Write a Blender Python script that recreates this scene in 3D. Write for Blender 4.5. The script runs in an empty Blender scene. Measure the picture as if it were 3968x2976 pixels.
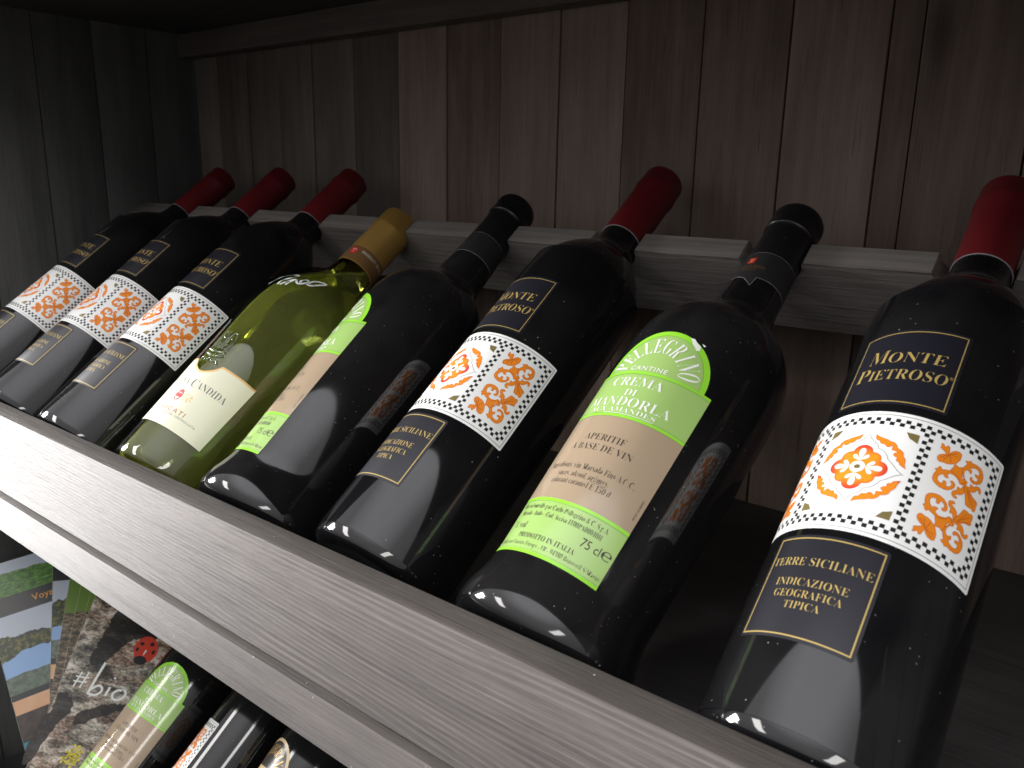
import bpy, bmesh, math, random
from mathutils import Vector, Matrix
random.seed(7)
scene = bpy.context.scene
C = scene.collection

# ------------------------------------------------------------------ camera
cam_d = bpy.data.cameras.new('camera')
cam = bpy.data.objects.new('camera', cam_d); C.objects.link(cam)
RT = Vector((0.78168, 0.62340, 0.01861)); UP = Vector((-0.16675, 0.18014, 0.96940)); BK = Vector((0.60098, -0.76087, 0.24476))
cam.matrix_world = Matrix(((RT.x, UP.x, BK.x, 0.7695), (RT.y, UP.y, BK.y, -0.2360), (RT.z, UP.z, BK.z, 0.1984), (0, 0, 0, 1)))
cam_d.sensor_width = 36; cam_d.lens = 28.48; cam_d.clip_start = 0.01; cam_d.clip_end = 50
cam_d.dof.use_dof = True; cam_d.dof.focus_distance = 0.46; cam_d.dof.aperture_fstop = 24
scene.camera = cam

# ------------------------------------------------------------------ light of the shop: pale ceiling, darker floor, lamps
world = bpy.data.worlds.new('World'); scene.world = world; world.use_nodes = True
wn = world.node_tree; wn.nodes.clear()
wo = wn.nodes.new('ShaderNodeOutputWorld'); wb = wn.nodes.new('ShaderNodeBackground')
wt = wn.nodes.new('ShaderNodeTexCoord'); ws = wn.nodes.new('ShaderNodeSeparateXYZ'); wr = wn.nodes.new('ShaderNodeValToRGB')
wm = wn.nodes.new('ShaderNodeMapRange'); wm.inputs[1].default_value = -1; wm.inputs[2].default_value = 1
wn.links.new(wt.outputs['Generated'], ws.inputs[0]); wn.links.new(ws.outputs['Z'], wm.inputs[0]); wn.links.new(wm.outputs[0], wr.inputs[0])
wn.links.new(wr.outputs[0], wb.inputs[0]); wn.links.new(wb.outputs[0], wo.inputs[0])
e = wr.color_ramp.elements
e[0].position = 0.44; e[0].color = (0.16, 0.155, 0.155, 1)
e[1].position = 0.62; e[1].color = (.72, .71, .72, 1)
for pp_, cc_ in ((.86, (1.3, 1.28, 1.32, 1)), (.96, (3.0, 2.96, 3.08, 1))):
    ne = e.new(pp_); ne.color = cc_
wb.inputs[1].default_value = 1.0

def lamp(name, loc, target, sx, sy, watts, col=(1, .97, .94)):
    d = bpy.data.lights.new(name, 'AREA'); d.shape = 'RECTANGLE'; d.size = sx; d.size_y = sy; d.energy = watts; d.color = col
    o = bpy.data.objects.new(name, d); C.objects.link(o); o.location = loc
    o.rotation_euler = (Vector(target) - Vector(loc)).to_track_quat('-Z', 'Y').to_euler()
    return o
for px, wts in ((-4.9, 120), (-1.25, 50), (2.55, 40)):      # a row of ceiling light panels in front of the shelf
    lamp('ceiling_panel_lamp', (px, -1.75, 1.8), (px, -1.75, 0), .6, 1.5, wts)
lamp('side_lamp', (-2.6, -0.85, 0.95), (0.25, 0, 0), 0.6, 0.8, 150, (1, .985, .97))

scene.cycles.max_bounces = 16; scene.cycles.transmission_bounces = 14; scene.cycles.glossy_bounces = 8
vs = scene.view_settings
vs.view_transform = 'Standard'; vs.look = 'None'; vs.exposure = 0; vs.gamma = 1; vs.use_curve_mapping = False

# ------------------------------------------------------------------ materials
def mat(name, col, rough=.5, metal=0., spec=.5, **kw):
    m = bpy.data.materials.new(name); m.use_nodes = True
    b = m.node_tree.nodes['Principled BSDF']
    b.inputs['Base Color'].default_value = (*col, 1); b.inputs['Roughness'].default_value = rough
    b.inputs['Metallic'].default_value = metal; b.inputs['Specular IOR Level'].default_value = spec
    for k, v in kw.items(): b.inputs[k.replace('_', ' ')].default_value = v
    return m
def N(m, t): return m.node_tree.nodes.new(t)
def L(m, a, b): m.node_tree.links.new(a, b)
def math_node(m, op, a, b=None, c=None):
    n = N(m, 'ShaderNodeMath'); n.operation = op
    for i, v in enumerate((a, b, c)):
        if v is None: continue
        if isinstance(v, (int, float)): n.inputs[i].default_value = v
        else: L(m, v, n.inputs[i])
    return n.outputs[0]
def ramp(m, src, stops):
    r = N(m, 'ShaderNodeValToRGB'); L(m, src, r.inputs[0]); els = r.color_ramp.elements
    while len(els) < len(stops): els.new(.5)
    for el, (p, c) in zip(els, stops): el.position = p; el.color = (*c, 1)
    return r.outputs[0]

def paper(m, amt=.04, scale=900, bump=.02):
    """fine fibre mottling on printed paper"""
    b = m.node_tree.nodes['Principled BSDF']; tc = N(m, 'ShaderNodeTexCoord'); no = N(m, 'ShaderNodeTexNoise')
    no.inputs['Scale'].default_value = scale; no.inputs['Detail'].default_value = 3; L(m, tc.outputs['Object'], no.inputs['Vector'])
    bp = N(m, 'ShaderNodeBump'); bp.inputs['Strength'].default_value = bump; bp.inputs['Distance'].default_value = .0003
    L(m, no.outputs[0], bp.inputs['Height']); L(m, bp.outputs[0], b.inputs['Normal'])
    return m

def dusty(m, base, density=.33, spot=.11, scale=330., haze=.012):
    """specks of settled dust on glass"""
    nt = m.node_tree; b = nt.nodes['Principled BSDF']; tc = N(m, 'ShaderNodeTexCoord'); oi = N(m, 'ShaderNodeObjectInfo')
    ad = N(m, 'ShaderNodeVectorMath'); ad.operation = 'ADD'; L(m, tc.outputs['Object'], ad.inputs[0])
    sc = N(m, 'ShaderNodeVectorMath'); sc.operation = 'SCALE'; L(m, oi.outputs['Location'], sc.inputs[0]); sc.inputs['Scale'].default_value = 3.1; L(m, sc.outputs[0], ad.inputs[1])
    facs = []
    for s, sp, dn in ((scale, spot, density), (scale * .33, spot * .45, density * .25)):
        v = N(m, 'ShaderNodeTexVoronoi'); v.inputs['Scale'].default_value = s; L(m, ad.outputs[0], v.inputs['Vector'])
        sx = N(m, 'ShaderNodeSeparateColor'); L(m, v.outputs['Color'], sx.inputs[0])
        rad = math_node(m, 'MULTIPLY', sx.outputs[1], sp)
        near = math_node(m, 'LESS_THAN', v.outputs['Distance'], rad)
        keep = math_node(m, 'LESS_THAN', sx.outputs[0], dn)
        facs.append(math_node(m, 'MULTIPLY', near, keep))
    f = math_node(m, 'MAXIMUM', facs[0], facs[1])
    no = N(m, 'ShaderNodeTexNoise'); no.inputs['Scale'].default_value = 22; no.inputs['Detail'].default_value = 4; L(m, ad.outputs[0], no.inputs['Vector'])
    patch = N(m, 'ShaderNodeMapRange'); L(m, no.outputs[0], patch.inputs[0]); patch.inputs[1].default_value = .38; patch.inputs[2].default_value = .62
    f2 = math_node(m, 'MULTIPLY', f, patch.outputs[0])
    geo = N(m, 'ShaderNodeNewGeometry'); sz = N(m, 'ShaderNodeSeparateXYZ'); L(m, geo.outputs['Normal'], sz.inputs[0])
    upw = N(m, 'ShaderNodeMapRange'); L(m, sz.outputs['Z'], upw.inputs[0]); upw.inputs[1].default_value = .1; upw.inputs[2].default_value = 1.0
    hz = math_node(m, 'MULTIPLY', upw.outputs[0], math_node(m, 'MULTIPLY', patch.outputs[0], haze))
    f3 = math_node(m, 'MAXIMUM', math_node(m, 'MULTIPLY', f2, .55), hz)
    mx = N(m, 'ShaderNodeMix'); mx.data_type = 'RGBA'; L(m, f3, mx.inputs['Factor'])
    mx.inputs['A'].default_value = (*base, 1); mx.inputs['B'].default_value = (.5, .48, .46, 1)
    L(m, mx.outputs['Result'], b.inputs['Base Color'])
    rr = N(m, 'ShaderNodeMapRange'); L(m, f2, rr.inputs[0]); rr.inputs[3].default_value = b.inputs['Roughness'].default_value; rr.inputs[4].default_value = .8
    L(m, rr.outputs[0], b.inputs['Roughness'])
    return m

def wood(name, c_dark, c_mid, c_light, axis, rings=420., ring_amt=.5, rough=.55, bump=.25, fibre=1.0, warp=.012, knots=True, spec=.4, slope=.006, cloud=(5, 17), aniso=0., vary=.28, specks=0.):
    """sawn timber, grain along local axis 0 (x) or 2 (z)"""
    m = mat(name, c_mid, rough, 0, spec); b = m.node_tree.nodes['Principled BSDF']
    tc = N(m, 'ShaderNodeTexCoord'); oi = N(m, 'ShaderNodeObjectInfo')
    ad = N(m, 'ShaderNodeVectorMath'); ad.operation = 'MULTIPLY_ADD'; cm = N(m, 'ShaderNodeCombineXYZ')
    for i in range(3): L(m, oi.outputs['Random'], cm.inputs[i])
    L(m, cm.outputs[0], ad.inputs[0]); ad.inputs[1].default_value = (3.7, 5.1, 2.3); L(m, tc.outputs['Object'], ad.inputs[2])
    def mp(along, across):
        s = N(m, 'ShaderNodeVectorMath'); s.operation = 'MULTIPLY'; L(m, ad.outputs[0], s.inputs[0])
        v = [across] * 3; v[axis] = along; s.inputs[1].default_value = v; return s.outputs[0]
    def noise(vec, sc, det=2, rg=.5):
        n = N(m, 'ShaderNodeTexNoise'); L(m, vec, n.inputs['Vector']); n.inputs['Scale'].default_value = sc; n.inputs['Detail'].default_value = det; n.inputs['Roughness'].default_value = rg
        return n.outputs[0]
    sep = N(m, 'ShaderNodeSeparateXYZ'); L(m, ad.outputs[0], sep.inputs[0])
    cross = sep.outputs[2] if axis == 0 else sep.outputs[0]
    wv = noise(mp(2.2, 13), 1, 2)
    along = sep.outputs[0] if axis == 0 else sep.outputs[2]
    cr2 = math_node(m, 'MULTIPLY_ADD', along, slope, cross)
    ph = math_node(m, 'MULTIPLY_ADD', wv, warp * rings * 6.283, math_node(m, 'MULTIPLY', cr2, rings * 6.283))
    ph = math_node(m, 'MULTIPLY_ADD', noise(mp(.9, 75), 1, 3, .6), 9., ph)
    ph = math_node(m, 'MULTIPLY_ADD', noise(mp(9, 160), 1, 2), 1.6, ph)
    rg = math_node(m, 'MULTIPLY_ADD', math_node(m, 'SINE', ph), .5, .5)
    rg = math_node(m, 'POWER', rg, 1.5)
    amp = N(m, 'ShaderNodeMapRange'); L(m, noise(mp(3.5, 55), 1, 3, .6), amp.inputs[0]); amp.inputs[1].default_value = .3; amp.inputs[2].default_value = .7; amp.inputs[3].default_value = .15; amp.inputs[4].default_value = 1.15
    rg = math_node(m, 'MULTIPLY_ADD', math_node(m, 'SUBTRACT', rg, .5), amp.outputs[0], .5)
    fb = noise(mp(14, 620), 1, 4, .7)
    fb2 = noise(mp(60, 2600), 1, 2, .6)
    cl = noise(mp(*cloud), 1, 5, .6)
    val = math_node(m, 'MULTIPLY_ADD', rg, ring_amt, math_node(m, 'MULTIPLY', cl, 1.0 - ring_amt))
    val = math_node(m, 'MULTIPLY_ADD', math_node(m, 'SUBTRACT', fb, .5), .55 * fibre, val)
    val = math_node(m, 'MULTIPLY_ADD', math_node(m, 'SUBTRACT', oi.outputs['Random'], .5), vary, val)
    col = ramp(m, val, [(.12, c_dark), (.5, c_mid), (.88, c_light)])
    # short dark pores drawn along the grain
    pr = noise(mp(22, 700), 1, 1)
    pf = math_node(m, 'MULTIPLY', math_node(m, 'GREATER_THAN', pr, .71), .45)
    mx = N(m, 'ShaderNodeMix'); mx.data_type = 'RGBA'; L(m, pf, mx.inputs['Factor']); L(m, col, mx.inputs['A']); mx.inputs['B'].default_value = (*[v * .35 for v in c_dark], 1)
    out = mx.outputs['Result']
    if knots:
        vo = N(m, 'ShaderNodeTexVoronoi'); vo.inputs['Scale'].default_value = 1; L(m, mp(4.2, 13), vo.inputs['Vector'])
        kn = N(m, 'ShaderNodeMapRange'); L(m, vo.outputs['Distance'], kn.inputs[0]); kn.inputs[1].default_value = .03; kn.inputs[2].default_value = .13; kn.inputs[3].default_value = .85; kn.inputs[4].default_value = 0
        sk = N(m, 'ShaderNodeSeparateColor'); L(m, vo.outputs['Color'], sk.inputs[0])
        kf = math_node(m, 'MULTIPLY', kn.outputs[0], math_node(m, 'LESS_THAN', sk.outputs[0], .3))
        mk = N(m, 'ShaderNodeMix'); mk.data_type = 'RGBA'; L(m, kf, mk.inputs['Factor']); L(m, out, mk.inputs['A']); mk.inputs['B'].default_value = (*[v * .3 for v in c_dark], 1)
        out = mk.outputs['Result']
    if specks:      # pale grains of dust caught on the sawn face
        vo = N(m, 'ShaderNodeTexVoronoi'); vo.inputs['Scale'].default_value = 240; L(m, tc.outputs['Object'], vo.inputs['Vector'])
        sk = N(m, 'ShaderNodeSeparateColor'); L(m, vo.outputs['Color'], sk.inputs[0])
        sf = math_node(m, 'MULTIPLY', math_node(m, 'LESS_THAN', vo.outputs['Distance'], math_node(m, 'MULTIPLY', sk.outputs[1], .13)), math_node(m, 'LESS_THAN', sk.outputs[0], .12 * specks))
        ms = N(m, 'ShaderNodeMix'); ms.data_type = 'RGBA'; L(m, sf, ms.inputs['Factor']); L(m, out, ms.inputs['A']); ms.inputs['B'].default_value = (.6, .58, .55, 1)
        out = ms.outputs['Result']
        # broad scuffs and grime
        gr = N(m, 'ShaderNodeMapRange'); L(m, noise(mp(11, 30), 1, 6, .7), gr.inputs[0]); gr.inputs[1].default_value = .35; gr.inputs[2].default_value = .7; gr.inputs[3].default_value = .78; gr.inputs[4].default_value = 1.12
        hv = N(m, 'ShaderNodeHueSaturation'); L(m, gr.outputs[0], hv.inputs['Value']); L(m, out, hv.inputs['Color']); out = hv.outputs[0]
    L(m, out, b.inputs['Base Color'])
    hgt = math_node(m, 'MULTIPLY_ADD', fb2, .5, math_node(m, 'MULTIPLY_ADD', rg, ring_amt * .8, fb))
    bp = N(m, 'ShaderNodeBump'); bp.inputs['Strength'].default_value = bump; bp.inputs['Distance'].default_value = .0012
    L(m, hgt, bp.inputs['Height']); L(m, bp.outputs[0], b.inputs['Normal'])
    if aniso:      # brushed, ribbed face: highlights smear across the grain
        b.inputs['Anisotropic'].default_value = aniso; tg = N(m, 'ShaderNodeCombineXYZ'); tg.inputs[2].default_value = 1; L(m, tg.outputs[0], b.inputs['Tangent'])
    rv = N(m, 'ShaderNodeMapRange'); L(m, fb, rv.inputs[0]); rv.inputs[1].default_value = .3; rv.inputs[2].default_value = .7; rv.inputs[3].default_value = rough - .1; rv.inputs[4].default_value = rough + .12
    L(m, rv.outputs[0], b.inputs['Roughness'])
    return m

M = {}
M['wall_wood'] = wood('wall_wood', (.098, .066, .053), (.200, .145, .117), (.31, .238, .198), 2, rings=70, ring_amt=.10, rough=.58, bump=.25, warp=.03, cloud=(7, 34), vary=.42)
M['shaded_grey_wood'] = wood('shaded_grey_wood', (.062, .051, .043), (.128, .107, .091), (.20, .171, .148), 2, rings=70, ring_amt=.10, rough=.6, bump=.25, warp=.03, cloud=(7, 34), vary=.42)
M['top_wood'] = wood('top_wood', (.045, .037, .032), (.092, .077, .068), (.15, .127, .113), 0, rings=70, ring_amt=.10, rough=.6, bump=.25, warp=.03, cloud=(7, 34))
M['side_wood'] = wood('side_wood', (.040, .041, .040), (.080, .081, .079), (.13, .13, .127), 2, rings=70, ring_amt=.10, rough=.6, bump=.2, warp=.03, cloud=(5, 30))
M['rail_wood'] = wood('rail_wood', (.092, .080, .074), (.155, .136, .127), (.23, .205, .193), 0, rings=330, ring_amt=.46, rough=.55, bump=.36, fibre=1.7, warp=.03, knots=False, spec=.9, slope=.02, cloud=(4, 40), aniso=.95, specks=.5)
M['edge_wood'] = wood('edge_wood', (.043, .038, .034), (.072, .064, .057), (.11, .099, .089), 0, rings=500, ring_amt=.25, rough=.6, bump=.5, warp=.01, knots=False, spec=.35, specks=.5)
M['ledge_wood'] = wood('ledge_wood', (.110, .097, .090), (.165, .146, .137), (.225, .202, .191), 0, rings=60, ring_amt=.2, rough=.55, bump=.25, warp=.03, knots=True, spec=.9, cloud=(6, 40), aniso=.95, specks=.5)
M['neck_rail_wood'] = wood('neck_rail_wood', (.080, .072, .067), (.142, .128, .119), (.215, .196, .184), 0, rings=230, ring_amt=.2, rough=.6, bump=.45, warp=.012, knots=False, cloud=(6, 60))
M['neck_rail_lit_top'] = wood('neck_rail_lit_top', (.135, .121, .112), (.23, .209, .193), (.34, .313, .29), 0, rings=230, ring_amt=.2, rough=.65, bump=.6, warp=.012, knots=False, cloud=(9, 90), specks=.6)
M['dark_wood'] = wood('dark_wood', (.022, .020, .019), (.040, .037, .036), (.062, .057, .055), 0, rings=90, ring_amt=.2, rough=.6, bump=.2)
M['dark_glass'] = dusty(mat('dark_glass', (.003, .003, .0035), .055, 0, .5), (.0052, .0052, .0060), density=.45, haze=.016)
M['dark_glass_dusty'] = dusty(mat('dark_glass_dusty', (.003, .003, .0035), .075, 0, .5), (.0056, .0054, .0060), density=.8, spot=.105, haze=.022, scale=420.)
M['red_capsule'] = paper(mat('red_capsule', (.125, .009, .012), .40, 0, .38), scale=130, bump=.35)
M['black_capsule'] = dusty(mat('black_capsule', (.008, .008, .009), .32, 0, .5), (.008, .008, .009), density=.4, haze=.012)
M['gold_capsule'] = mat('gold_capsule', (.46, .275, .07), .34, .55, .5)
M['bronze_band'] = mat('bronze_band', (.22, .115, .045), .45, .35, .4)
M['black_label'] = paper(mat('black_label', (.0105, .0105, .0165), .36, 0, .45))
M['white_paper'] = paper(mat('white_paper', (.80, .81, .80), .42, 0, .4))
M['gold_print'] = mat('gold_print', (.46, .335, .11), .38, .2, .5)
M['olive_print'] = mat('olive_print', (.25, .20, .075), .35, .35, .5)
M['orange_print'] = paper(mat('orange_print', (.80, .235, .012), .42, 0, .4))
M['rust_print'] = mat('rust_print', (.50, .095, .012), .42, 0, .4)
M['black_print'] = mat('black_print', (.008, .008, .009), .42, 0, .4)
M['grey_print'] = mat('grey_print', (.22, .22, .21), .45)
M['green_paper'] = paper(mat('green_paper', (.33, .515, .155), .13, 0, .5))
M['lime_print'] = mat('lime_print', (.28, .68, .045), .2, 0, .5)
M['dark_green_print'] = mat('dark_green_print', (.12, .36, .02), .4)
M['tan_paper'] = paper(mat('tan_paper', (.37, .285, .195), .13, 0, .5), .05)
M['white_print'] = mat('white_print', (.82, .84, .80), .4)
M['brown_print'] = mat('brown_print', (.045, .028, .02), .45)
M['band_paper'] = mat('band_paper', (.022, .021, .022), .5, 0, .3)
M['band_edge'] = mat('band_edge', (.34, .34, .35), .5)
M['red_print'] = mat('red_print', (.62, .02, .02), .4)
M['cream_paper'] = paper(mat('cream_paper', (.78, .785, .60), .34, 0, .5))
M['gold_rim'] = mat('gold_rim', (.68, .43, .16), .35, .3, .5)
M['silver_text'] = mat('silver_text', (.12, .12, .12), .4, .3)
M['marker_white'] = mat('marker_white', (.78, .82, .86), .45)
M['buff_paper'] = paper(mat('buff_paper', (.62, .47, .26), .36))
M['espresso_paper'] = paper(mat('espresso_paper', (.022, .017, .015), .3))
# medallion colours come from the printed ink stored on the mesh
md = mat('medallion_print', (.8, .2, .02), .42, 0, .4); at = N(md, 'ShaderNodeAttribute'); at.attribute_name = 'ink'
L(md, at.outputs['Color'], md.node_tree.nodes['Principled BSDF'].inputs['Base Color']); M['medallion'] = md
# thin clear green-white glass, and the slightly cloudy straw-coloured wine inside it
def thin_glass(name, tint, rough=.02):
    m = bpy.data.materials.new(name); m.use_nodes = True; m.node_tree.nodes.clear(); out = N(m, 'ShaderNodeOutputMaterial')
    tr = N(m, 'ShaderNodeBsdfTransparent'); tr.inputs[0].default_value = (*tint, 1); gl = N(m, 'ShaderNodeBsdfGlossy'); gl.inputs['Roughness'].default_value = rough; gl.inputs['Color'].default_value = (1, 1, 1, 1)
    fr = N(m, 'ShaderNodeFresnel'); fr.inputs[0].default_value = 1.52; mx = N(m, 'ShaderNodeMixShader'); L(m, fr.outputs[0], mx.inputs[0]); L(m, tr.outputs[0], mx.inputs[1]); L(m, gl.outputs[0], mx.inputs[2])
    L(m, mx.outputs[0], out.inputs[0]); return m
M['clear_glass'] = thin_glass('clear_glass', (.86, .93, .84))
g = bpy.data.materials.new('straw_wine'); g.use_nodes = True; g.node_tree.nodes.clear(); go = N(g, 'ShaderNodeOutputMaterial')
gg = N(g, 'ShaderNodeBsdfGlass'); gg.inputs['Color'].default_value = (.93, .94, .62, 1); gg.inputs['IOR'].default_value = 1.34; gg.inputs['Roughness'].default_value = 0
gd = N(g, 'ShaderNodeBsdfDiffuse'); gd.inputs['Color'].default_value = (.56, .535, .19, 1); gx = N(g, 'ShaderNodeMixShader'); gx.inputs[0].default_value = .17
L(g, gg.outputs[0], gx.inputs[1]); L(g, gd.outputs[0], gx.inputs[2]); L(g, gx.outputs[0], go.inputs[0]); M['straw_wine'] = g
M['emboss_glass'] = mat('emboss_glass', (.55, .6, .45), .04, 0, .6)
eb = M['emboss_glass'].node_tree.nodes['Principled BSDF']; eb.inputs['Transmission Weight'].default_value = .85; eb.inputs['IOR'].default_value = 1.46

# ------------------------------------------------------------------ object helpers
def obj(name, mesh, m=None, parent=None, loc=None):
    o = bpy.data.objects.new(name, mesh)
    if m is not None:
        mesh.materials.clear(); mesh.materials.append(M[m] if isinstance(m, str) else m)
    C.objects.link(o); o.parent = parent
    if loc: o.location = loc
    return o
def thing(name, label, cat, loc=(0, 0, 0), group=None):
    o = bpy.data.objects.new(name, None); C.objects.link(o); o.location = loc; o.empty_display_size = .02
    o['label'] = label; o['category'] = cat
    if group: o['group'] = group
    return o
def from_bm(bm, smooth=False, sharp=35):
    me = bpy.data.meshes.new('mesh'); bm.normal_update(); bm.to_mesh(me); bm.free()
    if smooth:
        for p in me.polygons: p.use_smooth = True
        me.set_sharp_from_angle(angle=math.radians(sharp))
    return me
def box(x0, x1, y0, y1, z0, z1, bevel=.0, seg=2):
    bm = bmesh.new(); bmesh.ops.create_cube(bm, size=1)
    for v in bm.verts: v.co = Vector((x0 + (v.co.x + .5) * (x1 - x0), y0 + (v.co.y + .5) * (y1 - y0), z0 + (v.co.z + .5) * (z1 - z0)))
    if bevel: bmesh.ops.bevel(bm, geom=list(bm.edges), offset=bevel, segments=seg, affect='EDGES', profile=.6)
    return from_bm(bm, bool(bevel), 50)
def lerp_prof(prof, s):
    if s <= prof[0][0]: return prof[0][1]
    for (a, ra), (b, rb) in zip(prof, prof[1:]):
        if a <= s <= b: return ra + (rb - ra) * (s - a) / max(b - a, 1e-9)
    return prof[-1][1]
def spline_prof(prof, n=4):
    """monotone-ish smoothing of a lathe profile"""
    out = []
    P = [Vector((a, b)) for a, b in prof]
    for i in range(len(P) - 1):
        p0 = P[max(i - 1, 0)]; p1 = P[i]; p2 = P[i + 1]; p3 = P[min(i + 2, len(P) - 1)]
        for k in range(n):
            t = k / n
            q = .5 * ((2 * p1) + (p2 - p0) * t + (2 * p0 - 5 * p1 + 4 * p2 - p3) * t * t + (3 * p1 - p0 - 3 * p2 + p3) * t ** 3)
            out.append((q.x, max(q.y, 0)))
    out.append(prof[-1]); return out
def lathe_bm(prof, seg=72, flip=False, bm=None):
    bm = bm or bmesh.new(); rings = []
    for s, r in prof:
        if r < 1e-6: rings.append([bm.verts.new((0, 0, s))])
        else: rings.append([bm.verts.new((r * math.cos(2 * math.pi * k / seg), r * math.sin(2 * math.pi * k / seg), s)) for k in range(seg)])
    for A, B in zip(rings, rings[1:]):
        for k in range(seg):
            k2 = (k + 1) % seg
            if len(A) == 1 and len(B) == 1: continue
            if len(A) == 1: f = (A[0], B[k2], B[k])
            elif len(B) == 1: f = (A[k], A[k2], B[0])
            else: f = (A[k], A[k2], B[k2], B[k])
            bm.faces.new(f if not flip else f[::-1])
    return bm
def lathe(prof, seg=72): return from_bm(lathe_bm(prof, seg), True, 40)

# ------------------------------------------------------------------ flat print: outlines and lettering laid on curved glass
def fill(loops):
    c = bpy.data.curves.new('outline', 'CURVE'); c.dimensions = '2D'; c.fill_mode = 'BOTH'
    for lp in loops:
        sp = c.splines.new('POLY'); sp.points.add(len(lp) - 1)
        for i, q in enumerate(lp): sp.points[i].co = (q[0], q[1], 0, 1)
        sp.use_cyclic_u = True
    o = bpy.data.objects.new('outline', c); m = bpy.data.meshes.new_from_object(o)
    vs_ = [(v.co.x, v.co.y) for v in m.vertices]; fs = [tuple(p.vertices) for p in m.polygons]
    bpy.data.objects.remove(o); bpy.data.curves.remove(c); bpy.data.meshes.remove(m)
    return vs_, fs
def serif(t):
    o = ''
    for ch in t:
        if 'A' <= ch <= 'Z': o += chr(0x1D400 + ord(ch) - 65)
        elif 'a' <= ch <= 'z': o += chr(0x1D41A + ord(ch) - 97)
        elif '0' <= ch <= '9': o += chr(0x1D7CE + ord(ch) - 48)
        else: o += ch
    return o
_tc = {}
def glyphs(t, spacing=1.0, thin=.012):
    key = (t, spacing, thin)
    if key in _tc: return _tc[key]
    c = bpy.data.curves.new('text', 'FONT'); c.body = t; c.resolution_u = 2; c.space_character = spacing; c.offset = -thin
    o = bpy.data.objects.new('text', c); m = bpy.data.meshes.new_from_object(o)
    r = ([(v.co.x, v.co.y) for v in m.vertices], [tuple(p.vertices) for p in m.polygons])
    bpy.data.objects.remove(o); bpy.data.curves.remove(c); bpy.data.meshes.remove(m)
    _tc[key] = r; return r
def text_box(t, u0, u1, v0, v1, style='serif', spacing=1.0, slant=0., rot=False, thin=None):
    vv, ff = glyphs(serif(t) if style == 'serif' else t, spacing, (.014 if style == 'serif' else .0) if thin is None else thin)
    xs = [a for a, b in vv]; x0, x1 = min(xs), max(xs); cap = .69
    if rot: return [(u0 - b / cap * (u1 - u0), v0 + (a - x0) / (x1 - x0) * (v1 - v0)) for a, b in vv], ff
    return [(u0 + (a - x0) / (x1 - x0) * (u1 - u0) + slant * b / cap * (v1 - v0), v0 + b / cap * (v1 - v0)) for a, b in vv], ff
def rect(u0, u1, v0, v1): return [(u0, v0), (u1, v0), (u1, v1), (u0, v1)]
def rrect(u0, u1, v0, v1, r, n=5):
    o = []
    for cx, cy, a in ((u1 - r, v0 + r, -90), (u1 - r, v1 - r, 0), (u0 + r, v1 - r, 90), (u0 + r, v0 + r, 180)):
        for k in range(n + 1):
            t = math.radians(a + 90 * k / n); o.append((cx + r * math.cos(t), cy + r * math.sin(t)))
    return o
def stroke(pts, w, closed=False):
    """outline polygon of a pen stroke of width w (number or list)"""
    P = [Vector(q) for q in pts]; n = len(P); a = []; b = []
    for i, q in enumerate(P):
        if closed: d = P[(i + 1) % n] - P[i - 1]
        else: d = P[min(i + 1, n - 1)] - P[max(i - 1, 0)]
        if d.length < 1e-9: d = Vector((1, 0))
        nn = Vector((-d.y, d.x)).normalized() * ((w[i] if isinstance(w, (list, tuple)) else w) / 2)
        a.append(tuple(q + nn)); b.append(tuple(q - nn))
    return [a, b] if closed else [a + b[::-1]]
def smooth_path(pts, n=5, closed=False):
    P = [Vector(q) for q in pts]; N_ = len(P); out = []
    for i in range(N_ if closed else N_ - 1):
        g_ = (lambda j: P[j % N_]) if closed else (lambda j: P[max(0, min(N_ - 1, j))])
        p0, p1, p2, p3 = g_(i - 1), g_(i), g_(i + 1), g_(i + 2)
        for k in range(n):
            t = k / n; out.append(tuple(.5 * ((2 * p1) + (p2 - p0) * t + (2 * p0 - 5 * p1 + 4 * p2 - p3) * t * t + (3 * p1 - p0 - 3 * p2 + p3) * t ** 3)))
    if not closed: out.append(tuple(P[-1]))
    return out
def teardrop(p0, ang, ln, w, n=12):
    """petal pointing from p0 along ang, broad at its far end"""
    o = []; ca, sa = math.cos(ang), math.sin(ang)
    for k in range(2 * n):
        t = k / (2 * n) * 2 * math.pi; x = (1 - math.cos(t)) / 2; y = math.sin(t) * (x ** .8) * w / 2
        o.append((p0[0] + ca * x * ln - sa * y, p0[1] + sa * x * ln + ca * y))
    return o
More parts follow.
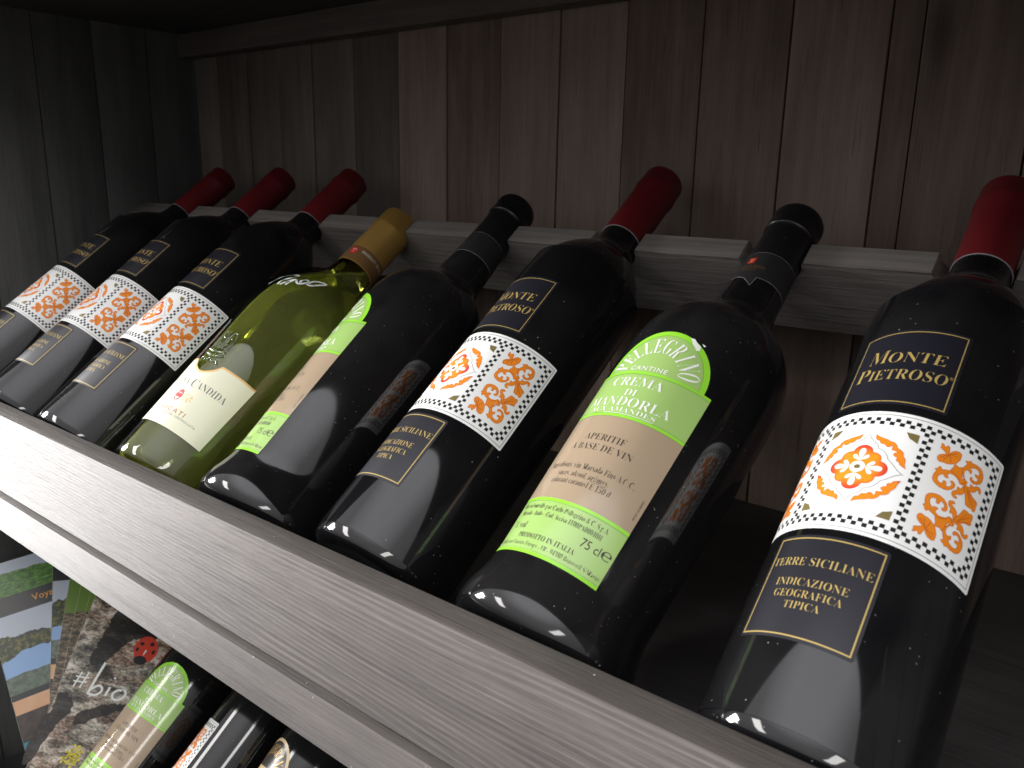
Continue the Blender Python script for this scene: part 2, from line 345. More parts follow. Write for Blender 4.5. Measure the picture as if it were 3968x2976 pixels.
class Sheet:
    """collects flat pieces (mm) and wraps them round a bottle"""
    def __init__(s): s.v = []; s.f = []; s.d = []
    def add(s, vf, dz=0.):
        k = len(s.v); s.v += vf[0]; s.d += [dz] * len(vf[0]); s.f += [tuple(i + k for i in f) for f in vf[1]]; return s
    def poly(s, *loops, dz=0.): return s.add(fill(list(loops)), dz)
    def quad(s, u0, u1, v0, v1, dz=0.):
        return s.add((rect(u0, u1, v0, v1), [(0, 1, 2, 3)]), dz)
    def wrap(s, prof, rref, off, step=2.5, vstep=None, ink=None):
        bm = bmesh.new(); lay = bm.verts.layers.float.new('dz')
        vs_ = []
        for (a, b), d in zip(s.v, s.d):
            v = bm.verts.new((a, b, 0)); v[lay] = d; vs_.append(v)
        for f in s.f:
            try: bm.faces.new([vs_[i] for i in f])
            except ValueError: pass
        def cut(axis, st):
            lo = min(v.co[axis] for v in bm.verts); hi = max(v.co[axis] for v in bm.verts)
            k = math.ceil((lo + 1e-4) / st)
            while k * st < hi - 1e-4:
                co = [0, 0, 0]; co[axis] = k * st; no = [0, 0, 0]; no[axis] = 1
                bmesh.ops.bisect_plane(bm, geom=list(bm.verts) + list(bm.edges) + list(bm.faces), plane_co=co, plane_no=no, dist=1e-5); k += 1
        cut(0, step)
        if vstep: cut(1, vstep)
        cl = bm.verts.layers.float_color.new('ink') if ink else None
        for v in bm.verts:
            u, h = v.co.x, v.co.y
            if ink: v[cl] = (*ink(u, h), 1)
            a = u / 1000 / rref; r = lerp_prof(prof, h / 1000) + (off + v[lay]) / 1000
            v.co = (r * math.sin(a), -r * math.cos(a), h / 1000)
        for f in bm.faces:
            c_ = f.calc_center_median(); f.normal_update()
            if f.normal.x * c_.x + f.normal.y * c_.y < 0: f.normal_flip()
        return from_bm(bm, True, 60)

def copy_tree(root, label=None, group=None):
    r = root.copy(); C.objects.link(r)
    if label: r['label'] = label
    if group: r['group'] = group
    for ch in list(root.children):
        c = ch.copy(); C.objects.link(c); c.parent = r
        for g_ in list(ch.children):
            d = g_.copy(); C.objects.link(d); d.parent = c
    return r
TILT = 0.6239
def seat(o, x, yaw=0., phi=0., slide=0., z=0., y=0.):
    ct, st = math.cos(TILT), math.sin(TILT)
    D = Vector((math.sin(yaw) * ct, math.cos(yaw) * ct, st))
    o.rotation_euler = (Matrix.Rotation(-yaw, 3, 'Z') @ Matrix.Rotation(-(math.pi / 2 - TILT), 3, 'X') @ Matrix.Rotation(phi, 3, 'Z')).to_euler()
    o.location = Vector((x, y, z)) + D * slide

# ------------------------------------------------------------------ the shelf unit
unit = thing('shelf_unit', 'grey-brown wooden display shelf with plank back, front lip and notched neck rail', 'shelf')
XL, XR, YF, YW = -.135, 1.0, -.0395, .31
def plank(name, x0, x1, y0, y1, z0, z1, m, bevel=.0012):
    cx, cy, cz = (x0 + x1) / 2, (y0 + y1) / 2, (z0 + z1) / 2
    return obj(name, box(x0 - cx, x1 - cx, y0 - cy, y1 - cy, z0 - cz, z1 - cz, bevel), m, unit, (cx, cy, cz))
edges = [XL, -.0896, -.033, .021, .077, .139, .2001, .2603, .3201, .3796, .4391, .4996, .5604, .6207, .6391, .6997, .760, .820, .880, .940, XR]
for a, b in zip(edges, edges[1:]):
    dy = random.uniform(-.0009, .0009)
    plank('back_board', a + .0005, b - .0005, YW + dy, YW + .009 + dy, -.52, .3485, 'shaded_grey_wood' if a < .19 else 'wall_wood', .0007)  # left boards greyer and darker: the left end's shade is painted in
obj('backing_sheet', box(XL + .001, XR - .001, YW + .0102, YW + .0132, -.52, .3488), 'dark_wood', unit)
ys = [YF + .001, .0195, .078, .137, .1955, .254, YW + .016]
for x0, x1 in ((XL - .018, XL), (XR, XR + .018)):
    for a, b in zip(ys, ys[1:]):
        dx = random.uniform(-.0008, .0008)
        plank('side_board', x0 + dx, x1 + dx, a + .0005, b - .0005, -.52, .46, 'side_wood', .0008)
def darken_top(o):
    """the upper face of a board takes the rougher, darker edge wood"""
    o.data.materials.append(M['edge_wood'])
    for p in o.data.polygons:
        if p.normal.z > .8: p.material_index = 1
def tier(z):
    plank('shelf_plank', XL + .0012, XR - .0012, -.0200, YW - .002, z - .0553, z - .0275, 'dark_wood', .0008)
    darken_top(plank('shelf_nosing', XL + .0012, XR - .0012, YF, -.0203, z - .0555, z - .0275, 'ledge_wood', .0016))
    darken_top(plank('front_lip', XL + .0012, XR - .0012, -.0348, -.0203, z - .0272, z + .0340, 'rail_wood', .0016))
tier(0.); tier(.4045); tier(-.404)
plank('top_batten', XL + .0015, XR - .0015, .2895, YW - .0025, .3240, .3484, 'top_wood', .001)

def neck_rail(xs, z, y=0.):
    h1, h0 = .0020, -.0490; R = .0185; top = []
    for x in sorted(xs):
        cy = .0036; x -= .0030
        top.append((x - R, h1 - .0004)); n = 14
        for k in range(n + 1):
            t = math.pi + math.pi * k / n; top.append((x + R * math.cos(t), cy - .0006 + R * math.sin(t)))
        top.append((x + R, h1 - .0004))
    lp = [(XL + .002, h0), (XR - .002, h0), (XR - .002, h1)] + [(a, min(b, h1)) for a, b in top[::-1]] + [(XL + .002, h1)]
    c = bpy.data.curves.new('r', 'CURVE'); c.dimensions = '2D'; c.fill_mode = 'BOTH'; c.extrude = .0078; c.bevel_depth = .0007; c.bevel_resolution = 1; c.offset = -.0007
    sp = c.splines.new('POLY'); sp.points.add(len(lp) - 1)
    for i, q in enumerate(lp): sp.points[i].co = (q[0], q[1], 0, 1)
    sp.use_cyclic_u = True
    o = bpy.data.objects.new('r', c); me = bpy.data.meshes.new_from_object(o); bpy.data.objects.remove(o)
    ct, st = math.cos(TILT), math.sin(TILT); D = Vector((0, ct, st)); Nn = Vector((0, -st, ct))
    for v in me.vertices:   # grain runs along x; height along the bottle normal, thickness along the bottle axis
        x, h, w = v.co; v.co = Vector((x, 0, 0)) + Nn * h + D * (w + .0085)
    o_ = obj('neck_rail', me, 'neck_rail_wood', unit, Vector((0, y, z)) + D * .2658); me.materials.append(M['neck_rail_lit_top'])
    for p in me.polygons:      # upper edge takes a paler copy of the rail wood, light painted in
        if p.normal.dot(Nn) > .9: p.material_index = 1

BX = dict(B1=(-.0292, .0164, -.0841, -.0017), B2=(.0832, -.0211, -.1246, -.0006), B3=(.1838, -.0057, -.0874, -.0013), B4=(.2893, -.0067, 0, 0),
          B5=(.3963, -.0221, -.585, 0), B6=(.4905, .0155, -.2373, .0048), B7=(.5918, .0361, 0., 0), B8=(.7031, -.0061, -.2609, -.0012))
LX = dict(L1=(.0669, -.030, .24), L2=(.168, 0, -1.40), L3=(.2585, 0, -.40))
neck_rail([v[0] + math.sin(v[1]) * .81 * .274 for v in BX.values()] + [.81, .913], 0.)
neck_rail([v[0] + math.sin(v[1]) * .81 * .274 for v in LX.values()] + [.365, .47, .575, .68, .785, .89], -.404, .010)

# ------------------------------------------------------------------ Monte bottle
PM = [(.0125, 0), (.0115, .012), (.0075, .024), (.0052, .0300), (.0050, .0330), (.0066, .0358), (.0100, .0370), (.0150, .0374), (.03, .0375), (.205, .0375),
      (.2145, .0367), (.2235, .0346), (.2325, .0308), (.2410, .0256), (.2480, .0200), (.2530, .0160), (.2585, .0141), (.268, .0135), (.30, .0133), (.322, .0131), (.323, 0)]
BODY_M = [(0, .0375), (.21, .0375)]
CAPM = [(.2700, .0131), (.2700, .01385), (.290, .01375), (.3160, .0137), (.3180, .0145), (.3212, .0145), (.3228, .0139), (.3330, .0138), (.3342, .0134), (.3347, .0126), (.3347, 0)]
bud = [(24.78,20.26),(25.2,20.38),(25.82,19.77),(26.35,19.11),(26.61,19.89),(27.12,20.45),(27.69,20.07),(28.07,18.6),(28.45,17.5),(29.07,18.76),(30.13,19.83),(31.62,20.13),(32.43,19.72),(32.62,18.28),(32.59,17.29),(32.14,16.01),(31.5,14.72),(31.36,13.78),(30.68,13.79),(29.62,13.08),(28.28,12.44),(27.16,12.45),(25.82,11.99),(24.98,12.57),(24.7,13.85),(25.22,15.01),(26.27,15.88),(27.38,16.58),(26.23,17.44),(24.98,18.04),(24.71,18.37),(24.92,18.98)]
crown = [(31.42,13.94),(32.08,14.04),(33.06,13.78),(33.93,14.64),(34.41,13.32),(34.8,11.23),(35.27,9.93),(36.38,10.51),(37.32,10.28),(37.51,9.26),(37.06,8.21),(35.94,7.62),(34.94,7.46),(34.35,8.09),(34.3,8.99),(32.84,9.83),(31.52,10.33),(30.32,10.46),(30.51,11.54),(30.98,12.33),(31.09,13.36)]
ring = [(34.3,8.99),(32.84,9.83),(31.52,10.33),(30.32,10.46),(28.78,9.86),(27.53,9.3),(27.01,10.21),(26.36,9.92),(26.08,8.92),(25.2,8.27),(25.88,7.61),(25.42,5.92),(25.38,4.02),(25.93,2.95),(26.95,2.18),(28.37,1.68),(29.87,1.62),(31.29,2.0),(32.71,3.21),(33.49,4.68),(33.5,5.85),(32.94,6.62),(32.09,6.84),(31.3,6.18),(32.08,5.79),(32.36,4.81),(31.74,3.88),(30.7,3.45),(30.43,3.73),(30.32,4.82),(29.81,5.3),(29.12,5.07),(29.18,4.3),(28.78,3.57),(27.83,3.66),(27.1,4.36),(26.99,5.46),(27.4,6.66),(28.43,7.67),(28.77,7.07),(29.41,6.78),(30.17,6.77),(30.67,7.2),(30.1,7.6),(29.89,8.39),(30.3,9.14),(31.36,9.5),(32.59,9.3),(33.73,8.82),(34.35,8.21)]
arm = [(36.61,7.88),(36.14,6.6),(35.69,5.58),(34.93,6.06),(34.36,5.53),(34.66,4.83),(34.46,4.11),(33.48,3.29),(33.11,2.11),(33.47,1.22),(34.41,.74),(35.42,.79),(35.51,1.54),(34.7,1.86),(34.87,2.68),(35.99,3.14),(37.01,4.01),(37.5,5.3),(37.22,6.94)]
tail = [(36.47,8.01),(37.65,8.43),(38.12,7.62),(39.69,6.96),(41.24,5.85),(43.46,5.29),(43.88,4.47),(43.49,3.71),(43.72,2.3),(43.62,1.09),(42.75,.64),(42.05,1.22),(40.71,.87),(39.23,1.11),(38.66,2.95),(37.73,5.24)]
leaf = [(2.5,-16.4),(2.87,-14.44),(3.57,-13.56),(4.51,-13.47),(4.99,-12.41),(5.65,-11.94),(6.77,-11.97),(7.32,-11.19),(8.02,-10.88),(8.9,-11.25),(9.32,-12.16),(9.72,-11.4),(9.71,-9.73),(10.67,-9.83),(11.93,-9.38),(10.96,-8.67),(10.75,-7.91),(11.46,-7.13),(12.46,-6.86),(12.2,-5.91),(12.63,-5.22),(13.49,-4.99),(13.97,-3.94),(15.19,-3.33),(16.27,-2.75),(15.52,-4.56),(15.29,-6.55),(14.67,-7.66),(14.09,-8.32),(13.84,-9.67),(12.76,-10.73),(11.37,-11.25),(10.8,-12.5),(9.72,-13.59),(8.11,-13.89),(7.04,-14.51),(5.28,-14.97),(3.84,-15.51)]
quat = [(.0,16.2),(1.2,14.32),(2.5,12.95),(3.8,11.88),(4.65,10.76),(5.2,9.6),(6.1,9.33),(7.24,8.69),(8.33,7.63),(9.17,6.31),(9.71,5.1),(10.71,4.35),(11.75,3.4),(12.88,2.2),(13.95,1.15),(15.12,.4),(16.3,0)]
VC = 114.9
def build_monte():
    b = thing('wine_bottle', '', 'bottle', group='dark wine bottles with orange tile pattern bands')
    obj('glass_body', lathe(spline_prof(PM[:-1], 4) + [PM[-1]], 88), 'dark_glass', b)
    cp = obj('capsule', lathe(CAPM, 64), 'red_capsule', b)
    obj('capsule_edge', lathe([(.26985, .0131), (.26985, .01392), (.27015, .01392), (.27015, .0131)], 64), 'band_edge', cp)
    # dark neck label with gold frame
    l = obj('name_label', Sheet().poly(rrect(-21.6, 23.3, 147.9, 190.9, 1.2)).wrap(BODY_M, .0375, .10), 'black_label', b)
    obj('label_frame', Sheet().poly(rect(-20.3, 22.0, 149.2, 189.6), rect(-19.85, 21.55, 149.65, 189.15)).wrap(BODY_M, .0375, .15), 'gold_print', l)
    s = Sheet()
    for t in (('M', -13.9, -5.9, 171.5, 179.4), ('ONTE', -5.3, 17.0, 171.4, 177.3), ('P', -17.2, -11.6, 161.9, 169.4), ('IETROSO', -11.0, 19.4, 161.7, 167.4)): s.add(text_box(*t, slant=.08))
    s.add(text_box('®', 19.9, 21.3, 165.6, 167.1, 'sans'))
    obj('lettering', s.wrap(BODY_M, .0375, .16), 'gold_print', l)
    # white band
    l = obj('pattern_label', Sheet().poly(rrect(-51.6, 51.6, 85.8, 143.8, .9)).wrap(BODY_M, .0375, .10), 'white_paper', b)
    s = Sheet(); s.poly(rect(-50.4, 50.4, 87.2, 142.4), rect(-50.1, 50.1, 87.5, 142.1))
    obj('border_line', s.wrap(BODY_M, .0375, .15), 'grey_print', l)
    s = Sheet(); nu, nv = 54, 28; cu, cv = 98.6 / nu, 51.6 / nv; u0, v0 = -49.3, 89.1
    for i in range(nu):
        for j in range(nv):
            col = i in (0, 1, nu - 2, nu - 1) or i in (15, 16, 37, 38); row = j in (0, 1, nv - 2, nv - 1)
            if (col or row) and (i + j) % 2 == 0: s.quad(u0 + i * cu + .06, u0 + (i + 1) * cu - .06, v0 + j * cv + .06, v0 + (j + 1) * cv - .06)
    obj('checker_border', s.wrap(BODY_M, .0375, .15, step=500), 'black_print', l)
    s = Sheet(); e_ = Sheet()
    mir = lambda lp: [(44.7 + 0 - b_ - 0, 44.7 - a_) for a_, b_ in lp]     # mirror across the motif's diagonal (u + v' = 44.7)
    for sx in (1, -1):
        for sy in (1, -1):
            tr = lambda lp: [(sx * a_, VC + sy * b_) for a_, b_ in lp]
            for k, lp in enumerate((bud, crown, ring, mir(ring), arm, mir(arm), tail)):
                s.poly(tr(lp), dz=.006 * k)
                e_.poly(*stroke(tr(lp), .16, True), dz=.05)
            for a0, a1 in (((28.5, 17.2), (27.0, 13.2)), ((28.6, 17.2), (29.6, 13.8)), ((28.8, 17.2), (31.6, 17.6)), ((28.4, 17.0), (25.8, 14.0)), ((28.8, 17.3), (31.2, 19.2)), ((38.2, 7.0), (42.3, 2.6)), ((38.2, 7.0), (41.0, 2.2)), ((38.6, 7.0), (42.9, 4.6)), ((35.4, 7.8), (37.1, 9.8))):
                e_.poly(*stroke(tr([a0, a1]), .22), dz=.055)
    for sx in (1, -1):
        for sy in (1, -1):
            lp = [(sx * a_, VC + .4 - sy * b_ * -1) for a_, b_ in leaf]
            s.poly(lp, dz=.0); e_.poly(*stroke(lp, .13, True), dz=.05)
    obj('ornament', s.wrap(BODY_M, .0375, .15), 'orange_print', l)
    obj('ornament_line', e_.wrap(BODY_M, .0375, .15), 'rust_print', l)
    # medallion
    circ = [(7.1 * math.cos(a), 7.1 * math.sin(a), 3.75) for a in (0, math.pi / 2, math.pi, -math.pi / 2)] + [(6.05 * math.cos(a), 6.05 * math.sin(a), 3.3) for a in (math.pi / 4, 3 * math.pi / 4, -math.pi / 4, -3 * math.pi / 4)]
    def rad(t):
        best = 5.
        for x, y, r in circ:
            dx, dy = math.cos(t), math.sin(t); p = x * dx + y * dy; q = x * x + y * y - r * r; d = p * p - q
            if d > 0: best = max(best, p + math.sqrt(d))
        return best
    na = 120; nr = 9; vv = [(0, VC + .4)]; ff = []
    for j in range(1, nr + 1):
        for i in range(na):
            t = 2 * math.pi * i / na; r = rad(t) * j / nr; vv.append((r * math.cos(t), VC + .4 + r * math.sin(t)))
    for i in range(na):
        i2 = (i + 1) % na; ff.append((0, 1 + i, 1 + i2))
        for j in range(nr - 1): a0 = 1 + j * na; ff.append((a0 + i, a0 + na + i, a0 + na + i2, a0 + i2))
    def ink(u, v):
        t = math.atan2(v - VC - .4, u); r = math.hypot(u, v - VC - .4); ax = max(abs(math.cos(t)), abs(math.sin(t)))
        k = max(0., min(1., (r - 6.2) / 4.0)) * max(0., min(1., (ax - .78) / .14)); k = max(k, .55 * max(0., min(1., (r - rad(t) + .9) / .9)))
        c0 = (.84, .27, .012); c1 = (.60, .035, .025); return tuple(a_ + (b_ - a_) * k for a_, b_ in zip(c0, c1))
    md_ = obj('medallion', Sheet().add((vv, ff)).wrap(BODY_M, .0375, .15, step=500, ink=ink), 'medallion', l)
    s = Sheet(); s.poly([(2.85 * math.cos(t), VC + .4 + 2.75 * math.sin(t)) for t in [2 * math.pi * k / 32 for k in range(32)]])
    for k in range(4):
        a = k * math.pi / 2; c_, s_ = math.cos(a), math.sin(a)
        s.poly(teardrop((2.9 * c_, VC + .4 + 2.9 * s_), a, 6.2, 3.6), dz=.004)
        for d in (-1, 1): s.poly(teardrop((2.9 * c_, VC + .4 + 2.9 * s_), a + d * .80, 4.1, 2.4), dz=.008 + .003 * d)
    obj('petal', s.wrap(BODY_M, .0375, .21), 'white_paper', l)
    s = Sheet(); full = quat + [(a_, -b_) for a_, b_ in quat[::-1][1:]] + [(-a_, -b_) for a_, b_ in quat[1:]] + [(-a_, b_) for a_, b_ in quat[::-1][1:-1]]
    s.poly(*stroke([(a_, VC + .4 + b_) for a_, b_ in full], .26, True))
    obj('quatrefoil_line', s.wrap(BODY_M, .0375, .15), 'grey_print', l)
    s = Sheet()
    for sx in (1, -1):
        for sy in (1, -1): s.poly([(sx * a_, VC + sy * b_) for a_, b_ in ((12.4, 20.1), (17.0, 20.1), (17.2, 15.9), (14.0, 17.4))])
    s.poly([(1.2 * math.cos(t), VC + .4 + 1.0 * math.sin(t)) for t in [2 * math.pi * k / 20 for k in range(20)]], dz=.1)
    obj('corner_gilding', s.wrap(BODY_M, .0375, .15), 'olive_print', l)
    # dark lower label
    l = obj('origin_label', Sheet().poly(rrect(-21.5, 21.5, 40.0, 82.7, 1.2)).wrap(BODY_M, .0375, .10), 'black_label', b)
    obj('label_frame', Sheet().poly(rect(-20.3, 20.3, 41.2, 81.5), rect(-19.75, 19.75, 41.75, 80.95)).wrap(BODY_M, .0375, .15), 'gold_print', l)
    s = Sheet()
    for t in (('TERRE SICILIANE', -18.9, 18.9, 69.3, 72.8), ('INDICAZIONE', -13.6, 13.3, 60.9, 64.1), ('GEOGRAFICA', -12.5, 12.6, 56.2, 59.3), ('TIPICA', -6.5, 6.6, 51.7, 54.7)): s.add(text_box(*t))
    obj('lettering', s.wrap(BODY_M, .0375, .16), 'gold_print', l)
    return b

# ------------------------------------------------------------------ almond-cream bottle (flared foot)
PP = [(.0125, 0), (.0115, .014), (.0075, .027), (.0052, .0325), (.0050, .0355), (.0064, .0385), (.0095, .0405), (.0140, .0412), (.0195, .0406), (.0260, .0391), (.0320, .0380), (.0380, .0376), (.05, .0381), (.08, .0393), (.12, .0406), (.15, .0413),
      (.1640, .0414), (.1750, .0407), (.1840, .0389), (.1925, .0355), (.2000, .0303), (.2065, .0240), (.2115, .0197), (.2165, .0176), (.2230, .0167), (.2340, .0157), (.2620, .0139), (.2900, .0136), (.2910, 0)]
BODY_P = [q for q in PP if .02 < q[0] < .3]
CAPP = [(.2590, .0136), (.2590, .01415), (.2820, .01395), (.2848, .01425), (.2858, .0151), (.2882, .0151), (.2890, .0148), (.2960, .0148), (.2968, .0151), (.2985, .0151), (.3010, .0149), (.3035, .0136), (.3035, 0)]
def arch(hw, v0, hh, cx=-.5, n=28): return [(cx + hw * math.cos(math.pi * k / n), v0 + hh * math.sin(math.pi * k / n)) for k in range(n + 1)]
def arc_text(s, word, cx, cy, r0, r1, a0, a1, w):
    n = len(word)
    for i, ch in enumerate(word):
        a = math.radians(a0 + (a1 - a0) * (i + .5) / n); vv, ff = glyphs(serif(ch)); xs = [q[0] for q in vv]; x0, x1 = min(xs), max(xs); ww = w * (.5 if ch == 'I' else 1)
        rx, ry = math.cos(a), math.sin(a); tx, ty = math.sin(a), -math.cos(a); out = []
        for x, y in vv:
            rr = r0 + (r1 - r0) * y / .69; k = ((x - x0) / (x1 - x0) - .5) * ww * (.7 + .3 * (rr - r0) / (r1 - r0))
            out.append((cx + rx * rr + tx * k, cy + ry * rr * 1.0 + ty * k))
        s.add((out, ff))
def build_pellegrino(dark=False):
    b = thing('wine_bottle', '', 'bottle')
    obj('glass_body', lathe(spline_prof(PP[:-1], 4) + [PP[-1]], 88), 'dark_glass_dusty', b)
    obj('capsule', lathe(CAPP, 64), 'black_capsule', b)
    # paper seal round the neck with a notched lower edge
    bl = obj('neck_band', Sheet().poly([(-48.6, 236), (-6.2, 236.0), (-1.6, 234.4), (3.6, 229.2), (4.6, 236.4), (12, 237.2), (48.6, 238), (48.6, 258.0), (-48.6, 258.0)]).wrap(BODY_P, .0155, .12, 1.6, 4), 'band_paper', b)
    s = Sheet(); s.poly(*stroke([(-48.6, 236), (-6.2, 236.0), (-1.6, 234.4), (3.6, 229.2), (4.6, 236.4), (12, 237.2), (48.6, 238)], .28)); s.poly(*stroke([(-48.6, 258.0), (48.6, 258.0)], .16))
    obj('band_edge', s.wrap(BODY_P, .0155, .14, 1.6), 'band_edge', bl)
    obj('emblem', Sheet().quad(-6.6, -2.2, 248.0, 252.8).wrap(BODY_P, .0155, .17, 1.6), 'red_print', bl)
    s = Sheet(); s.poly(rect(-5.0, -4.0, 249.0, 251.8)); s.poly(rect(-3.6, -2.9, 250.2, 251.4)); s.poly(rect(-6.2, -5.4, 251.9, 252.4)); s.poly(rect(-5.6, -3.4, 248.4, 248.7))
    obj('emblem_mark', s.wrap(BODY_P, .0155, .21, 1.6), 'gold_rim', bl)
    s = Sheet(); s.add(text_box('PELLEGRINO', -10.8, 5.6, 243.6, 246.2)); s.add(text_box('MARSALA', -6.8, 1.4, 241.6, 242.7))
    obj('lettering', s.wrap(BODY_P, .0155, .17, 1.6), 'bronze_band', bl)
    w = lambda s_, off, st=2.5: s_.wrap(BODY_P, .038, off, st, 5)
    if not dark:
        l = obj('front_label', w(Sheet().poly([(-29.5, 34.8), (28.5, 34.8), (28.5, 137.0)] + [(24.8, 137.0)] + arch(25.3, 137.6, 26.8)[1:-1] + [(-25.8, 137.0), (-29.5, 137.0)]), .10), 'green_paper', b)
        obj('tan_panel', w(Sheet().quad(-29.5, 28.5, 62.4, 110.0), .14), 'tan_paper', l)
        for va_, vb_ in ((61.2, 62.6), (109.8, 111.1), (34.8, 36.2), (135.9, 137.3)): obj('lime_trim', w(Sheet().quad(-29.5, 28.5, va_, vb_), .18), 'lime_print', l)
        A_, B_ = arch(25.3, 137.6, 26.8), arch(22.7, 137.4, 24.2); obj('lime_arch', w(Sheet().poly(A_ + B_[::-1]), .16), 'lime_print', l)
        for vv_ in (60.9, 109.5, 111.5, 135.6, 36.6): obj('trim_line', w(Sheet().poly(*stroke([(-29.5, vv_), (28.5, vv_)], .16)), .20), 'dark_green_print', l)
        obj('trim_line', w(Sheet().poly(*stroke(arch(22.6, 137.4, 24.1), .16)), .20), 'dark_green_print', l)
        s = Sheet(); arc_text(s, 'PELLEGRINO', -1.0, 137.2, 12.6, 22.1, 176, 6, 5.0)
        s.add(text_box('CANTINE', -11.2, 7.0, 138.3, 140.9, 'sans', 1.15))
        for t in (('CREMA', -16.5, 9.2, 128.3, 133.6), ('DI', -6.3, -.4, 122.3, 126.2), ('MANDORLA', -23.8, 18.0, 116.1, 121.4), ('AUX AMANDES', -20.2, 13.3, 112.6, 115.2)): s.add(text_box(*t))
        s.poly(rect(-11.2, 13.2, 111.55, 111.78))
        obj('lettering', w(s, .22), 'white_print', l)
        s = Sheet()
        for t in (('APERITIF', -12.6, 8.0, 95.7, 99.2), ('A BASE DE VIN', -17.6, 13.8, 90.1, 93.6), ('PRODOTTO IN ITALIA', -16.5, 13.5, 41.9, 44.4)): s.add(text_box(*t))
        for t in (('Ingrédients: vin Marsala Fine A.O.C.,', -23.8, 21.0, 79.4, 82.5), ('sucre, alcool, arômes.', -15.3, 11.0, 75.0, 78.0), ('colorant caramel E 150 d', -17.2, 13.7, 71.0, 74.0),
                  ('Mis en bouteille par Carlo Pellegrino & C. S.p.A.', -26.5, 21.2, 56.8, 59.3), ('Marsala - Italie - Cod. Accisa IT00PA00040H', -24.5, 20.0, 53.0, 55.4), ('% vol', -24.5, -15.3, 46.4, 49.8), ("d'Italie par Camiato Europe - FR - 94380 Bonneuil S/Marne", -28.0, 27.6, 38.0, 40.4)): s.add(text_box(*t, thin=.016))
        s.poly(rect(3.0, 10.6, 74.5, 74.65)); s.add(text_box('75 cl', 13.6, 22.3, 46.8, 50.8, 'sans')); s.add(text_box('℮', 22.9, 27.4, 46.9, 51.9, 'sans'))
        s.add(text_box('40301101E8405', 27.0, 28.0, 68.0, 78.0, 'sans', rot=True))
        obj('small_print', w(s, .20), 'brown_print', l)
    else:
        l = obj('front_label', w(Sheet().poly([(-29.5, 34.8), (28.5, 34.8), (28.5, 137.0), (24.8, 137.0)] + arch(25.3, 137.6, 26.8)[1:-1] + [(-25.8, 137.0), (-29.5, 137.0)]), .10), 'buff_paper', b)
        obj('dark_arch', w(Sheet().poly(arch(22.4, 138.6, 23.2)), .14), 'espresso_paper', l)
        obj('dark_panel', w(Sheet().quad(-27.5, 26.5, 62, 128.0), .14), 'espresso_paper', l)
        s = Sheet(); arc_text(s, 'PELLEGRINO', -1.0, 137.6, 12.6, 21.2, 176, 6, 5.0)
        obj('lettering', w(s, .20), 'gold_rim', l)
        s = Sheet(); s.add(text_box('CANTINE', -11.2, 9.0, 131.2, 134.2)); obj('small_print', w(s, .17), 'brown_print', l)
        s = Sheet(); s.quad(-14, 13, 118, 123); obj('red_stripe', w(s, .17), 'red_print', l)
        bk = obj('back_label', Sheet().poly(rrect(-78, -40, 40, 158, 1)).wrap(BODY_P, .038, .10, 2.5, 5), 'espresso_paper', b)
        obj('label_frame', Sheet().poly(rect(-76.5, -41.5, 41.5, 156.5), rect(-75.8, -42.2, 42.2, 155.8)).wrap(BODY_P, .038, .15, 2.5, 5), 'gold_print', bk)
    return b

